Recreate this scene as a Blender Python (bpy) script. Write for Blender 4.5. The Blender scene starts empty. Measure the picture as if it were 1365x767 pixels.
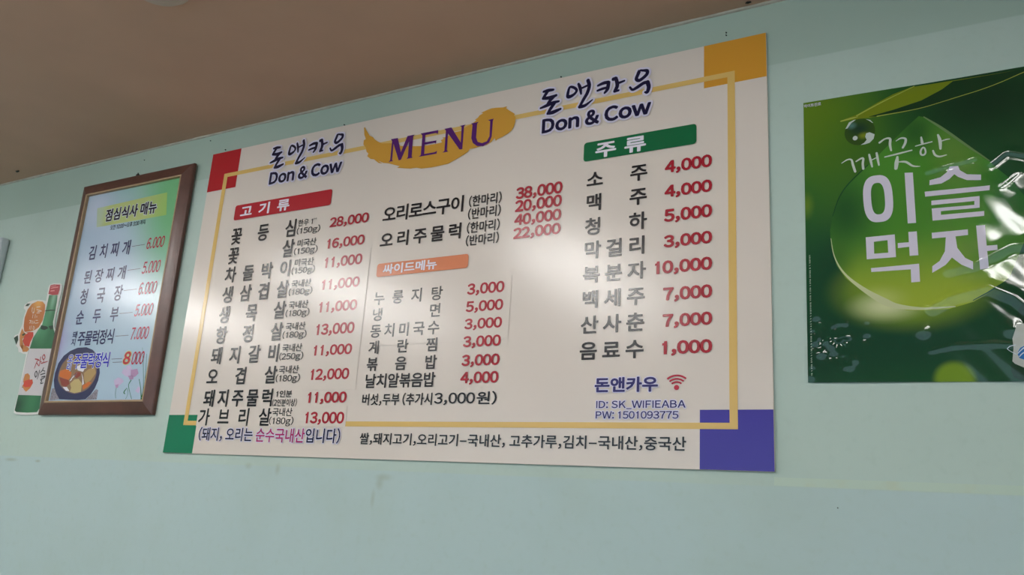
import bpy, bmesh, math, random
import numpy as np
from mathutils import Matrix, Vector
from mathutils.geometry import delaunay_2d_cdt
C = bpy.context.scene.collection
SC = bpy.context.scene
Z0 = 1.6                                   # height of the menu board's lower edge above the floor
CEIL = Z0 + 0.938

# ------------------------------------------------------------------ camera
cam = bpy.data.cameras.new('camera'); cam.sensor_width = 36; cam.sensor_fit = 'HORIZONTAL'; cam.lens = 29.165
camo = bpy.data.objects.new('camera', cam); C.objects.link(camo)
camo.matrix_world = Matrix(((0.87059267, 0.07566406, 0.48615158, 1.92759),
                            (0.48808364, -0.25731525, -0.83400433, -1.51498),
                            (0.06199006, 0.96336069, -0.26094716, Z0 - 0.09542),
                            (0, 0, 0, 1)))
cam.clip_start = 0.05
SC.camera = camo
# ------------------------------------------------------------------ world, exposure
SC.view_settings.view_transform = 'Standard'; SC.view_settings.look = 'None'
SC.view_settings.gamma = 1; SC.view_settings.use_curve_mapping = False
SC.view_settings.exposure = 0.0
w = bpy.data.worlds.new('world'); SC.world = w; w.use_nodes = True
w.node_tree.nodes['Background'].inputs[0].default_value = (0.62, 0.84, 1.0, 1)
w.node_tree.nodes['Background'].inputs[1].default_value = 1.35     # daylight through the open glass front
LAMP = 24.0 # emission of the ceiling lamps
LAMP_COL = (1.0, 0.985, 0.97, 1)

# ------------------------------------------------------------------ helpers
def lin(h):
    h = h.lstrip('#'); v = [int(h[i:i+2], 16)/255 for i in (0, 2, 4)]
    return tuple(c/12.92 if c <= .04045 else ((c+.055)/1.055)**2.4 for c in v) + (1,)

def setin(b, **k):
    for n, v in k.items():
        n = n.replace('_', ' ')
        if n in b.inputs: b.inputs[n].default_value = v

def mat(name, col, rough=.5, spec=.5, noise=0, nscale=40, bump=0, bscale=300, metal=0, coat=0):
    m = bpy.data.materials.new(name); m.use_nodes = True; nt = m.node_tree; b = nt.nodes['Principled BSDF']
    setin(b, Base_Color=lin(col), Roughness=rough, Specular_IOR_Level=spec, Metallic=metal, Coat_Weight=coat, Coat_Roughness=.08)
    tc = nt.nodes.new('ShaderNodeTexCoord')
    if noise:
        n = nt.nodes.new('ShaderNodeTexNoise'); n.inputs['Scale'].default_value = nscale; n.inputs['Detail'].default_value = 4
        nt.links.new(tc.outputs['Object'], n.inputs['Vector'])
        mx = nt.nodes.new('ShaderNodeMix'); mx.data_type = 'RGBA'; mx.blend_type = 'MULTIPLY'
        mr = nt.nodes.new('ShaderNodeMapRange'); mr.inputs['From Min'].default_value = .3; mr.inputs['From Max'].default_value = .7
        mr.inputs['To Min'].default_value = 1-noise; mr.inputs['To Max'].default_value = 1+noise*.3
        nt.links.new(n.outputs['Fac'], mr.inputs['Value'])
        mx.inputs['Factor'].default_value = 1; mx.inputs['A'].default_value = lin(col)
        nt.links.new(mr.outputs['Result'], mx.inputs['B']); nt.links.new(mx.outputs['Result'], b.inputs['Base Color'])
    if bump:
        n = nt.nodes.new('ShaderNodeTexNoise'); n.inputs['Scale'].default_value = bscale; n.inputs['Detail'].default_value = 3
        nt.links.new(tc.outputs['Object'], n.inputs['Vector'])
        bp = nt.nodes.new('ShaderNodeBump'); bp.inputs['Strength'].default_value = bump; bp.inputs['Distance'].default_value = .001
        nt.links.new(n.outputs['Fac'], bp.inputs['Height']); nt.links.new(bp.outputs['Normal'], b.inputs['Normal'])
    return m

class Paint:
    """A printed sheet's artwork as a node chain over the object's own x and z (metres)."""
    def __init__(s, name, base, rough=.3, spec=.5, coat=0):
        s.m = bpy.data.materials.new(name); s.m.use_nodes = True; s.nt = s.m.node_tree; s.b = s.nt.nodes['Principled BSDF']
        setin(s.b, Roughness=rough, Specular_IOR_Level=spec, Coat_Weight=coat, Coat_Roughness=.06)
        tc = s.nt.nodes.new('ShaderNodeTexCoord'); s.vec = tc.outputs['Object']
        r = s.nt.nodes.new('ShaderNodeRGB'); r.outputs[0].default_value = lin(base); s.col = r.outputs[0]
    def _rng(s, val, a, b):
        mr = s.nt.nodes.new('ShaderNodeMapRange'); mr.interpolation_type = 'SMOOTHSTEP'
        mr.inputs['From Min'].default_value = a; mr.inputs['From Max'].default_value = b
        s.nt.links.new(val, mr.inputs['Value']); return mr.outputs['Result']
    def _mix(s, mask, col, k):
        mu = s.nt.nodes.new('ShaderNodeMath'); mu.operation = 'MULTIPLY'; mu.inputs[1].default_value = k; s.nt.links.new(mask, mu.inputs[0])
        mx = s.nt.nodes.new('ShaderNodeMix'); mx.data_type = 'RGBA'
        s.nt.links.new(mu.outputs[0], mx.inputs['Factor']); s.nt.links.new(s.col, mx.inputs['A']); mx.inputs['B'].default_value = lin(col)
        s.col = mx.outputs['Result']
    def blob(s, x, z, rx, rz, col, k=1, inner=0., outer=1.):      # soft ellipse of colour
        a = s.nt.nodes.new('ShaderNodeVectorMath'); a.operation = 'SUBTRACT'; a.inputs[1].default_value = (x, 0, z); s.nt.links.new(s.vec, a.inputs[0])
        d = s.nt.nodes.new('ShaderNodeVectorMath'); d.operation = 'MULTIPLY'; d.inputs[1].default_value = (1/rx, 0, 1/rz); s.nt.links.new(a.outputs[0], d.inputs[0])
        l = s.nt.nodes.new('ShaderNodeVectorMath'); l.operation = 'LENGTH'; s.nt.links.new(d.outputs[0], l.inputs[0])
        s._mix(s._rng(l.outputs['Value'], outer, inner), col, k); return s
    def ramp(s, dx, dz, a, b, col, k=1):                            # linear sweep along (dx,dz) from a to b
        d = s.nt.nodes.new('ShaderNodeVectorMath'); d.operation = 'DOT_PRODUCT'; d.inputs[1].default_value = (dx, 0, dz); s.nt.links.new(s.vec, d.inputs[0])
        s._mix(s._rng(d.outputs['Value'], a, b), col, k); return s
    def noise(s, scale, col, k, lo=.5, hi=.7):
        n = s.nt.nodes.new('ShaderNodeTexNoise'); n.inputs['Scale'].default_value = scale; n.inputs['Detail'].default_value = 4
        s.nt.links.new(s.vec, n.inputs['Vector']); s._mix(s._rng(n.outputs['Fac'], lo, hi), col, k); return s
    def bump(s, scale, strength):
        n = s.nt.nodes.new('ShaderNodeTexNoise'); n.inputs['Scale'].default_value = scale; n.inputs['Detail'].default_value = 3
        s.nt.links.new(s.vec, n.inputs['Vector'])
        bp = s.nt.nodes.new('ShaderNodeBump'); bp.inputs['Strength'].default_value = strength; bp.inputs['Distance'].default_value = .001
        s.nt.links.new(n.outputs['Fac'], bp.inputs['Height']); s.nt.links.new(bp.outputs['Normal'], s.b.inputs['Normal']); return s
    def done(s):
        s.nt.links.new(s.col, s.b.inputs['Base Color']); return s.m

def obj(name, bm, m, parent=None, smooth=False):
    me = bpy.data.meshes.new(name); bm.to_mesh(me); bm.free()
    if smooth:
        for p in me.polygons: p.use_smooth = True
    for x in (m if isinstance(m, (list, tuple)) else [m]): me.materials.append(x)
    o = bpy.data.objects.new(name, me); C.objects.link(o)
    if parent: o.parent = parent
    return o
def thing(name, label, cat, loc=(0, 0, 0), rot=(0, 0, 0), group=None):
    o = bpy.data.objects.new(name, None); C.objects.link(o); o.empty_display_size = .05
    o.location = loc; o.rotation_euler = rot; o['label'] = label; o['category'] = cat
    if group: o['group'] = group
    return o
def tag(o, label, cat, group=None):
    o['label'] = label; o['category'] = cat
    if group: o['group'] = group
    return o
def struct(name, bm, m):
    o = obj(name, bm, m); o['kind'] = 'structure'; return o
def add_box(bm, x0, x1, y0, y1, z0, z1, bevel=0, seg=2):
    r = bmesh.ops.create_cube(bm, size=1); vs = r['verts']
    bmesh.ops.transform(bm, matrix=Matrix.Translation(((x0+x1)/2, (y0+y1)/2, (z0+z1)/2)) @ Matrix.Diagonal((x1-x0, y1-y0, z1-z0, 1)), verts=vs)
    if bevel:
        es = list({e for v in vs for e in v.link_edges})
        bmesh.ops.bevel(bm, geom=es, offset=bevel, segments=seg, affect='EDGES', profile=.5)
    return bm
def box(*a, **k): return add_box(bmesh.new(), *a, **k)
def add_poly(bm, pts, y, s=.001, depth=0):
    """flat outline (mm, x right and z up) facing the room at depth y; depth > 0 gives it a thickness towards the wall"""
    vs = [bm.verts.new((p[0]*s, y, p[1]*s)) for p in pts]
    a = sum(pts[i-1][0]*pts[i][1]-pts[i][0]*pts[i-1][1] for i in range(len(pts)))
    if a < 0: vs.reverse()
    f = bm.faces.new(vs); f.normal_update()
    if depth:
        r = bmesh.ops.extrude_face_region(bm, geom=[f], use_keep_orig=True)
        nv = [g for g in r['geom'] if isinstance(g, bmesh.types.BMVert)]
        for v in vs: pass
        for v in nv: v.co.y += depth
    bmesh.ops.triangulate(bm, faces=[x for x in bm.faces if len(x.verts) > 4], ngon_method='EAR_CLIP')
    if depth: bmesh.ops.recalc_face_normals(bm, faces=bm.faces)
    return bm
def poly(pts, y, **k): return add_poly(bmesh.new(), pts, y, **k)
def add_stroke(bm, pts, y, grow=0., s=.001, step=6):
    """one brush stroke: smooth centre line with a radius at each point (mm)"""
    P = []
    n = len(pts); closed = n > 3 and pts[0][:2] == pts[-1][:2]
    for i in range(n-1):
        p1, p2 = pts[i], pts[i+1]
        p0 = pts[i-1] if i else (pts[-2] if closed else p1)
        p3 = pts[i+2] if i+2 < n else (pts[1] if closed else p2)
        for k in range(step):
            t = k/step
            P.append(tuple(.5*(2*b+(c-a)*t+(2*a-5*b+4*c-d)*t*t+(3*b-a-3*c+d)*t**3) for a, b, c, d in zip(p0, p1, p2, p3)))
    P.append(tuple(map(float, pts[-1])))
    L, R = [], []
    for i, p in enumerate(P):
        a, b = P[max(i-1, 0)], P[min(i+1, len(P)-1)]
        if closed and i in (0, len(P)-1): a, b = P[-2], P[1]
        dx, dz = b[0]-a[0], b[1]-a[1]; l = math.hypot(dx, dz) or 1
        r = max(p[2], .2)+grow; nx, nz = -dz/l*r, dx/l*r
        L.append(bm.verts.new(((p[0]+nx)*s, y, (p[1]+nz)*s))); R.append(bm.verts.new(((p[0]-nx)*s, y, (p[1]-nz)*s)))
    for i in range(len(P)-1): bm.faces.new((L[i], R[i], R[i+1])); bm.faces.new((L[i], R[i+1], L[i+1]))
    if not closed:
        for i, sg in ((0, 1), (len(P)-1, -1)):
            p = P[i]; va, vb = (L[i], R[i])
            a0 = math.atan2(va.co.z/s-p[1], va.co.x/s-p[0]); r = max(p[2], .2)+grow
            arc = [bm.verts.new(((p[0]+r*math.cos(a0+sg*math.pi*k/8))*s, y, (p[1]+r*math.sin(a0+sg*math.pi*k/8))*s)) for k in range(1, 8)]
            bm.faces.new([va]+arc+[vb])
    return bm
def strokes(lst, y, grow=0., **k):
    bm = bmesh.new()
    for p in lst: add_stroke(bm, p, y, grow, **k)
    return merge_flat(bm)
def face_room(bm):
    for f in bm.faces:
        f.normal_update()
        if f.normal.y > 0: f.normal_flip()
    return bm
def ellipse(cx, cz, rx, rz, n=40, rot=0.):
    c, s_ = math.cos(rot), math.sin(rot)
    return [(cx+rx*math.cos(t)*c-rz*math.sin(t)*s_, cz+rx*math.cos(t)*s_+rz*math.sin(t)*c) for t in [2*math.pi*i/n for i in range(n)]]
def rrect(x0, x1, z0, z1, r, n=5):
    out = []
    for cx, cz, a in ((x1-r, z1-r, 0), (x0+r, z1-r, 90), (x0+r, z0+r, 180), (x1-r, z0+r, 270)):
        out += [(cx+r*math.cos(math.radians(a+90*k/n)), cz+r*math.sin(math.radians(a+90*k/n))) for k in range(n+1)]
    return out
def add_ring(bm, outer, inner, y, s=.001):
    n = len(outer)
    a = [bm.verts.new((p[0]*s, y, p[1]*s)) for p in outer]; b = [bm.verts.new((p[0]*s, y, p[1]*s)) for p in inner]
    for i in range(n):
        j = (i+1) % n; bm.faces.new((a[i], a[j], b[j], b[i]))
    return face_room(bm)

# lettering: glyph outlines of the built-in font turned into meshes
_cu = bpy.data.curves.new('lettering', 'FONT'); _cu.resolution_u = 3; _cu.fill_mode = 'FRONT'
_co = bpy.data.objects.new('lettering', _cu); C.objects.link(_co)
_cache = {}
def union2d(polys, eps=1e-6):
    """merge overlapping flat shapes into one clean sheet without double faces"""
    vs, fs = [], []
    for p in polys:
        fs.append(list(range(len(vs), len(vs)+len(p)))); vs += [Vector((q[0], q[1])) for q in p]
    ov, oe, of, _, _, _ = delaunay_2d_cdt(vs, [], fs, 0, eps)
    P = np.array([(v.x, v.y) for v in ov]); T = [tuple(f) for f in of if len(f) == 3]
    cen = P[np.array(T)].mean(1); keep = np.zeros(len(T), bool)
    order = np.argsort(cen[:, 0]); cx = cen[order, 0]
    for p in polys:                                                 # every piece is convex: keep the cells whose middle lies inside one
        q = np.array([(v[0], v[1]) for v in p]); e = np.roll(q, -1, 0)-q
        i0, i1 = np.searchsorted(cx, (q[:, 0].min(), q[:, 0].max())); idx = order[i0:i1]
        if not len(idx): continue
        d = cen[idx][:, None, :]-q[None]; c = e[None, :, 0]*d[:, :, 1]-e[None, :, 1]*d[:, :, 0]
        keep[idx[np.all(c >= -1e-12, 1) | np.all(c <= 1e-12, 1)]] = True
    return [tuple(v) for v in P], [t for t, k in zip(T, keep) if k]
def swollen(V, fs, r, caps=8):
    """the outline of the shape widened by r on all sides, as extra pieces"""
    cnt, out, done = {}, [], set()
    for f in fs:
        for i in range(len(f)):
            e = tuple(sorted((f[i-1], f[i]))); cnt[e] = cnt.get(e, 0)+1
    for (i, j), c in cnt.items():
        if c != 1: continue
        a, b_ = V[i], V[j]; dx, dz = b_[0]-a[0], b_[1]-a[1]; l = math.hypot(dx, dz)
        if l < 1e-9: continue
        nx, nz = -dz/l*r, dx/l*r
        out.append([(a[0]-nx, a[1]-nz), (b_[0]-nx, b_[1]-nz), (b_[0]+nx, b_[1]+nz), (a[0]+nx, a[1]+nz)])
        for q in (i, j):
            if q in done: continue
            done.add(q); out.append([(V[q][0]+r*math.cos((k+.5)*2*math.pi/caps), V[q][1]+r*math.sin((k+.5)*2*math.pi/caps)) for k in range(caps)])
    return out
def merge_flat(bm):
    y = bm.verts[:][0].co.y
    V, F_ = union2d([[(v.co.x*1000, v.co.z*1000) for v in f.verts] for f in bm.faces], 1e-4)
    bm.free(); bm = bmesh.new(); W = [bm.verts.new((x*.001, y, z*.001)) for x, z in V]
    for f in F_: bm.faces.new([W[i] for i in f])
    for v in [v for v in bm.verts if not v.link_faces]: bm.verts.remove(v)
    return face_room(bm)
def one(body, bold):
    _cu.body = body; me = _co.to_mesh()
    vs = [(v.co.x, v.co.y) for v in me.vertices]; fs = [tuple(p.vertices) for p in me.polygons]
    _co.to_mesh_clear()
    if bold > .001: vs, fs = union2d([[vs[i] for i in f] for f in fs]+swollen(vs, fs, bold, 6), 1e-5)
    return vs, fs
def glyph(ch, bold):
    """outline, faces and advance of one character; figures and latin letters take the wide grotesque forms"""
    k = (ch, bold)
    if k in _cache: return _cache[k]
    if ch == ' ': r = ([], [], .25)
    elif ch == '1':
        w_ = .045+bold; r = ([(.30-w_, -bold), (.30+w_, -bold), (.30+w_, .733+bold), (.33-w_, .733+bold), (.30-w_, .66), (.13, .60+bold), (.13, .53-bold), (.30-w_, .575-bold)], [(0, 1, 2, 7), (2, 3, 4, 7), (4, 5, 6, 7)], .56)
    elif ch in '-\u2212':
        r = ([(.06, .27-bold), (.62, .27-bold), (.62, .34+bold), (.06, .34+bold)], [(0, 1, 2, 3)], .68)
    elif ch == 'I': r = ([(.08-bold, -bold), (.16+bold, -bold), (.16+bold, .733+bold), (.08-bold, .733+bold)], [(0, 1, 2, 3)], .25)
    elif ch == '_': r = ([(.0, -.12-bold), (.5, -.12-bold), (.5, -.06+bold), (.0, -.06+bold)], [(0, 1, 2, 3)], .5)
    elif 33 <= ord(ch) < 127:
        vs, fs = one(chr(ord(ch)+0xFEE0), bold)
        x0, x1 = min(v[0] for v in vs)+bold, max(v[0] for v in vs)-bold
        if ch.isdigit(): sh, adv = .295-(x0+x1)/2, .59
        else:
            sb = .09 if ch in ',.' else .075 if ch in 'DnhEFIPBKiS' else .045 if ch not in 'AWVwvy' else .02
            sh, adv = sb-x0, x1-x0+2*sb
        r = ([(x+sh, z) for x, z in vs], fs, adv)
    else:
        vs, fs = one(ch, bold); r = (vs, fs, .92)
    _cache[k] = r; return r
def glyphs(body, bold):
    V, F_, x = [], [], 0.
    for ch in body:
        vs, fs, adv = glyph(ch, bold); o = len(V)
        V += [(a+x, b_) for a, b_ in vs]; F_ += [tuple(i+o for i in f) for f in fs]; x += adv
    return V, F_
def add_glyphs(bm, body, bold, ox, oz, sx, sz, y, grow=0):
    vs, fs = glyphs(body, bold)
    V = [bm.verts.new(((ox+x*sx)*.001, y, (oz+z*sz)*.001)) for x, z in vs]
    for f in fs:
        try: bm.faces.new([V[i] for i in f])
        except ValueError: pass
    if grow:                                                        # an even outline around the letters, grow mm wide
        W = [(v.co.x*1000, v.co.z*1000) for v in V]
        for q in swollen(W, fs, grow): bm.faces.new([bm.verts.new((x*.001, y, z*.001)) for x, z in q])
def add_fit(bm, body, x0, x1, zb, zt, y, bold=.012, base=False, grow=0):
    """lettering fitted to a box; base=True: zb is the baseline and zt the top of the figures"""
    vs, _ = glyphs(body, bold)
    ax, bx = min(v[0] for v in vs), max(v[0] for v in vs); az, bz = min(v[1] for v in vs), max(v[1] for v in vs)
    if base: az, bz = -bold, .733+bold
    sx, sz = (x1-x0)/(bx-ax), (zt-zb)/(bz-az)
    add_glyphs(bm, body, bold, x0-ax*sx, zb-az*sz, sx, sz, y, grow)
    return bm
def add_row(bm, body, x0, x1, zb, zt, w, y, bold=.012, grow=0):
    """one syllable per cell, spread evenly between x0 and x1"""
    n = len(body); sx, sz = w/.84, (zt-zb)/.87
    for i, ch in enumerate(body):
        if ch == ' ': continue
        ox = x0+i*(x1-x0-w)/max(n-1, 1)
        add_glyphs(bm, ch, bold, ox-.04*sx, zb+.073*sz, sx, sz, y, grow)
    return bm
def text(name, m, parent, y, *a, **k):
    return obj(name, face_room(add_fit(bmesh.new(), *a[:1], *a[1:], y, **k)), m, parent)
def row(name, m, parent, y, *a, **k):
    return obj(name, face_room(add_row(bmesh.new(), *a, y, **k)), m, parent)

# outlines of the printed shapes, mm from the lower left corner of the menu board (poster: of the poster)
LOGO = [[(1099.4,839.0,2.2),(1110.8,839.7,3.1),(1124.0,838.8,2.2)],[(1110.8,839.7,3.1),(1104.7,830.6,2.9),(1099.3,822.5,2.7)],[(1099.3,822.0,2.7),(1115.8,820.4,3.3),(1132.1,823.0,2.4)],[(1127.5,821.9,2.9),(1117.5,813.1,3.1),(1111.4,804.5,2.7)],[(1093.8,798.4,1.8),(1108.9,801.9,3.1),(1124.5,805.7,3.1),(1139.5,806.5,2.0)],[(1128.5,803.6,3.1),(1120.0,792.4,3.1),(1112.8,781.0,2.2)],[(1112.8,781.0,2.2),(1127.1,782.0,3.5),(1144.7,786.3,2.2)],[(1165.7,835.9,2.2),(1176.0,833.2,2.4),(1183.3,825.2,2.4),(1179.3,817.6,2.4),(1169.3,812.8,3.1),(1162.4,813.4,3.1),(1161.7,821.3,2.7),(1165.7,835.9,2.2)],[(1187.2,839.8,2.2),(1191.7,829.1,2.9),(1194.7,813.6,1.8)],[(1192.8,826.8,1.8),(1209.0,831.0,2.0)],[(1210.3,843.5,3.1),(1214.1,829.4,3.1),(1209.8,812.5,3.1),(1201.6,799.0,2.9),(1192.8,782.6,2.4)],[(1192.8,782.1,3.1),(1206.0,782.9,2.7),(1223.0,793.3,1.1)],[(1235.4,825.3,2.0),(1247.6,828.5,2.9),(1259.3,828.5,2.9)],[(1260.4,827.0,3.3),(1258.4,812.3,3.1),(1252.1,804.1,2.0)],[(1234.6,813.1,2.0),(1245.6,815.1,2.4),(1259.0,816.0,2.2)],[(1271.9,833.3,3.3),(1278.6,834.3,2.2)],[(1276.2,833.6,3.5),(1279.3,827.9,3.1),(1281.1,815.0,3.3),(1276.4,803.5,3.1)],[(1275.2,802.5,2.2),(1284.4,803.1,2.0)],[(1281.9,820.6,2.4),(1297.4,823.5,1.8)],[(1332.6,839.8,3.1),(1328.1,830.9,2.9),(1325.3,821.6,2.9),(1331.9,816.9,2.9),(1341.7,821.7,2.9),(1349.2,828.7,2.9),(1349.1,836.1,2.9),(1339.7,839.0,2.0),(1332.6,839.8,2.0)],[(1311.0,804.9,1.8),(1317.1,797.9,2.2),(1327.6,801.3,2.9),(1341.5,808.2,2.9),(1350.8,808.6,2.9)],[(1350.8,808.6,3.5),(1353.8,797.0,3.3),(1350.8,785.4,2.9),(1346.1,785.9,1.8)]]
MENU_LETTERS = [[(665.5,797.4),(687.4,796.9),(701.8,755.3),(717.6,796.9),(740.3,796.7),(735.6,793.0),(737.4,737.9),(740.8,734.1),(722.3,733.9),(725.5,738.3),(724.3,781.1),(704.4,734.2),(697.6,734.0),(675.7,782.9),(676.7,738.0),(680.8,735.4),(666.1,734.5),(670.5,739.0),(670.1,791.3)],[(758.1,796.5),(811.2,796.0),(810.5,785.4),(805.8,789.5),(772.8,789.6),(773.5,769.9),(808.6,768.9),(807.0,760.2),(803.8,763.3),(773.8,763.7),(775.1,738.2),(806.5,737.8),(813.3,740.5),(812.3,732.9),(759.2,733.4),(765.0,736.9),(764.0,789.9)],[(829.1,796.0),(849.6,796.1),(880.7,750.5),(879.3,792.2),(873.4,795.5),(890.4,795.9),(886.3,791.8),(886.9,732.1),(878.9,732.5),(841.1,781.5),(842.0,736.6),(846.6,732.6),(829.7,732.6),(834.9,736.8),(833.9,790.2)],[(905.9,795.8),(927.7,795.9),(923.3,791.9),(923.7,755.6),(929.1,743.7),(941.3,738.4),(954.4,740.8),(960.8,752.1),(959.6,792.0),(952.6,795.9),(969.6,796.4),(967.0,791.6),(966.9,751.0),(961.4,736.5),(945.3,730.0),(928.3,732.9),(915.6,742.9),(910.0,756.4),(910.4,791.2)]]
BRUSH = [(571.4,846.5),(574.8,847.9),(579.2,839.2),(583.9,833.8),(593.7,820.4),(605.7,813.8),(611.4,807.0),(622.6,798.9),(638.1,790.8),(663.8,786.7),(693.2,779.9),(697.8,773.5),(726.6,767.5),(758.6,762.4),(778.8,760.8),(807.7,760.0),(825.5,760.8),(821.3,767.3),(829.9,769.7),(824.2,773.3),(838.4,773.3),(858.7,781.5),(879.6,781.9),(891.0,789.4),(904.4,793.2),(915.8,799.4),(920.7,801.9),(915.4,803.9),(923.6,807.7),(928.3,813.2),(938.2,816.7),(931.8,819.2),(947.8,823.1),(959.3,825.2),(974.4,824.1),(992.9,821.1),(1003.6,822.1),(1000.7,817.7),(1008.3,811.1),(1018.7,803.5),(1026.2,797.4),(1023.8,794.4),(1028.4,788.6),(1028.3,776.9),(1025.2,765.1),(1019.4,756.4),(1011.1,750.8),(996.9,745.0),(984.1,741.8),(978.5,737.8),(975.9,745.1),(971.5,742.1),(967.9,737.8),(955.1,732.0),(938.5,731.1),(921.9,729.0),(908.3,729.4),(903.8,723.0),(892.4,717.1),(872.5,709.4),(849.0,700.6),(817.5,699.3),(799.8,698.9),(770.9,700.3),(755.8,704.9),(737.4,705.5),(714.7,710.0),(694.7,714.5),(702.6,717.5),(686.9,723.2),(667.0,730.7),(649.2,734.9),(630.5,744.5),(646.7,733.3),(633.4,737.4),(617.4,750.0),(606.0,752.8),(593.6,762.6),(596.6,769.5),(589.5,775.8),(585.3,788.4),(576.0,798.5),(575.9,810.5),(582.0,812.9),(575.4,826.1)]
BOWL_SIDE = [(-540.3,204.9),(-541.4,228.0),(-534.7,257.8),(-514.9,280.4),(-487.1,294.3),(-452.5,302.9),(-410.5,302.8),(-376.7,293.3),(-351.6,277.7),(-334.7,254.6),(-322.7,222.4),(-323.7,200.2),(-332.2,178.3),(-346.8,159.6),(-367.9,145.7),(-403.1,143.8),(-493.3,147.0),(-515.3,165.1),(-531.5,184.9)]
BOWL_INSIDE = [(-521.7,214.3),(-521.6,234.1),(-512.3,255.4),(-491.0,272.9),(-461.3,280.1),(-424.5,280.4),(-385.8,272.5),(-358.7,258.6),(-342.7,238.9),(-338.5,216.4),(-345.5,197.5),(-362.7,178.8),(-390.0,168.1),(-424.9,163.8),(-463.8,170.8),(-494.7,184.3),(-513.0,199.4)]
FOOD = [('orange',[(-516.2,234.0),(-491.0,239.2),(-458.0,227.5),(-458.6,212.9),(-466.7,204.9),(-492.4,210.4),(-517.3,217.5)]),('red',[(-515.1,214.2),(-466.7,204.9),(-457.7,193.4),(-473.3,183.9),(-496.3,189.2)]),('cream',[(-455.1,193.3),(-438.0,205.9),(-417.5,207.1),(-397.4,192.2),(-395.2,168.2),(-425.1,164.5),(-450.0,169.0),(-445.7,180.2)]),('tan',[(-397.0,224.3),(-379.7,235.1),(-350.3,239.1),(-340.4,222.8),(-359.2,201.0),(-379.4,191.8),(-391.0,204.9)]),('red',[(-447.4,219.1),(-434.8,229.2),(-413.1,226.3),(-412.7,216.6),(-428.5,208.9)]),('white',[(-460.3,201.5),(-446.9,217.5),(-428.9,226.7),(-431.6,218.7),(-449.6,209.4),(-452.9,203.0)]),('white',[(-410.0,224.6),(-398.2,211.5),(-388.1,192.0),(-394.9,187.3),(-399.8,208.3)]),('orange',[(-392.9,185.7),(-368.5,198.0),(-352.2,194.5),(-368.8,182.1),(-386.9,174.4)]),('white',[(-489.3,184.2),(-467.9,183.8),(-450.5,170.6),(-469.6,172.5)]),('white',[(-439.8,244.9),(-420.7,250.9),(-396.7,240.4),(-403.2,227.7),(-430.9,233.3)])]
MAT_WEAVE = [[(-540.8,144.2),(-541.9,180.2),(-528.8,181.6),(-515.3,165.1),(-493.3,147.0)],[(-367.4,144.1),(-344.2,159.6),(-326.3,175.1),(-315.3,171.7),(-314.9,145.2)]]
FLOWER = [('pink',[(-222.8,220.4),(-216.0,233.8),(-190.1,224.6),(-182.4,205.9),(-201.6,209.7)]),('pink',[(-209.5,238.7),(-189.5,241.5),(-175.4,227.6),(-175.6,209.1),(-190.8,217.9)]),('pinkd',[(-183.2,227.8),(-155.7,230.4),(-146.9,216.7),(-159.6,207.0),(-177.7,207.5)]),('pinkd',[(-191.6,211.1),(-166.1,212.2),(-165.6,200.5),(-180.6,199.1)]),('pink',[(-251.1,199.0),(-234.9,207.1),(-215.4,203.3),(-205.2,194.6),(-220.8,184.8),(-232.1,178.3),(-244.6,185.3)]),('pinkd',[(-240.8,185.2),(-226.8,187.6),(-226.6,177.5),(-236.3,176.7)]),('pink',[(-148.9,167.0),(-137.2,180.0),(-127.9,173.2),(-131.9,160.1)])]
STEM = [[(-233.6,178.3,1.2),(-234.2,161.5,1.2),(-228.6,147.4,1.2)],[(-175.0,197.3,3.3),(-181.7,184.1,2.4),(-171.1,164.0,1.6),(-158.2,144.6,1.6)],[(-187.1,175.9,1.6),(-196.9,164.3,3.7),(-190.3,159.3,1.2)],[(-184.1,174.1,1.6),(-178.4,159.1,1.2),(-183.8,144.9,1.2)],[(-118.0,145.2,3.3),(-115.3,173.0,2.0),(-132.7,239.7,1.6),(-149.7,290.9,0.8)],[(-113.0,145.1,3.3),(-114.6,199.4,2.0),(-125.8,271.4,1.2)],[(-116.5,143.5,4.1),(-126.3,173.2,2.4),(-140.0,199.9,2.0)],[(-156.4,223.7,2.0),(-155.2,221.0,1.2)]]
SIGN_OUTLINE = [(-692.1,511.8),(-688.1,523.0),(-667.9,525.7),(-630.3,522.6),(-619.2,514.3),(-616.7,489.7),(-618.5,472.1),(-618.8,435.2),(-619.7,400.1),(-614.6,377.6),(-597.6,357.9),(-590.4,307.3),(-580.5,226.9),(-594.6,130.4),(-597.3,109.4),(-607.6,102.9),(-668.5,101.1),(-716.2,103.0),(-733.0,108.2),(-735.0,119.0),(-731.6,165.2),(-734.6,295.6),(-751.3,297.2),(-770.9,303.4),(-779.8,304.0),(-789.2,318.8),(-802.7,325.9),(-811.7,342.5),(-825.6,352.9),(-822.1,362.5),(-804.8,365.0),(-793.7,397.1),(-795.6,416.9),(-791.5,443.0),(-805.9,452.2),(-804.6,463.8),(-785.8,472.5),(-762.5,475.8),(-730.1,475.8),(-701.9,471.5),(-688.8,467.3),(-689.4,488.6)]
BOTTLE_GREEN = [(-678.5,487.8),(-631.9,484.4),(-627.8,461.5),(-625.2,413.2),(-625.4,394.1),(-617.2,374.6),(-597.0,348.4),(-590.4,307.3),(-605.3,160.6),(-601.5,121.4),(-610.2,110.1),(-660.8,108.4),(-719.0,110.3),(-730.6,115.9),(-729.0,165.2),(-725.9,312.8),(-721.3,314.5),(-716.3,347.8),(-698.7,372.5),(-681.5,390.9),(-679.2,429.4),(-678.5,465.0)]
CAP = [(-683.5,491.5),(-682.1,520.9),(-664.0,522.1),(-630.0,518.7),(-626.5,503.4),(-629.0,484.8),(-656.8,485.6)]
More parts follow.
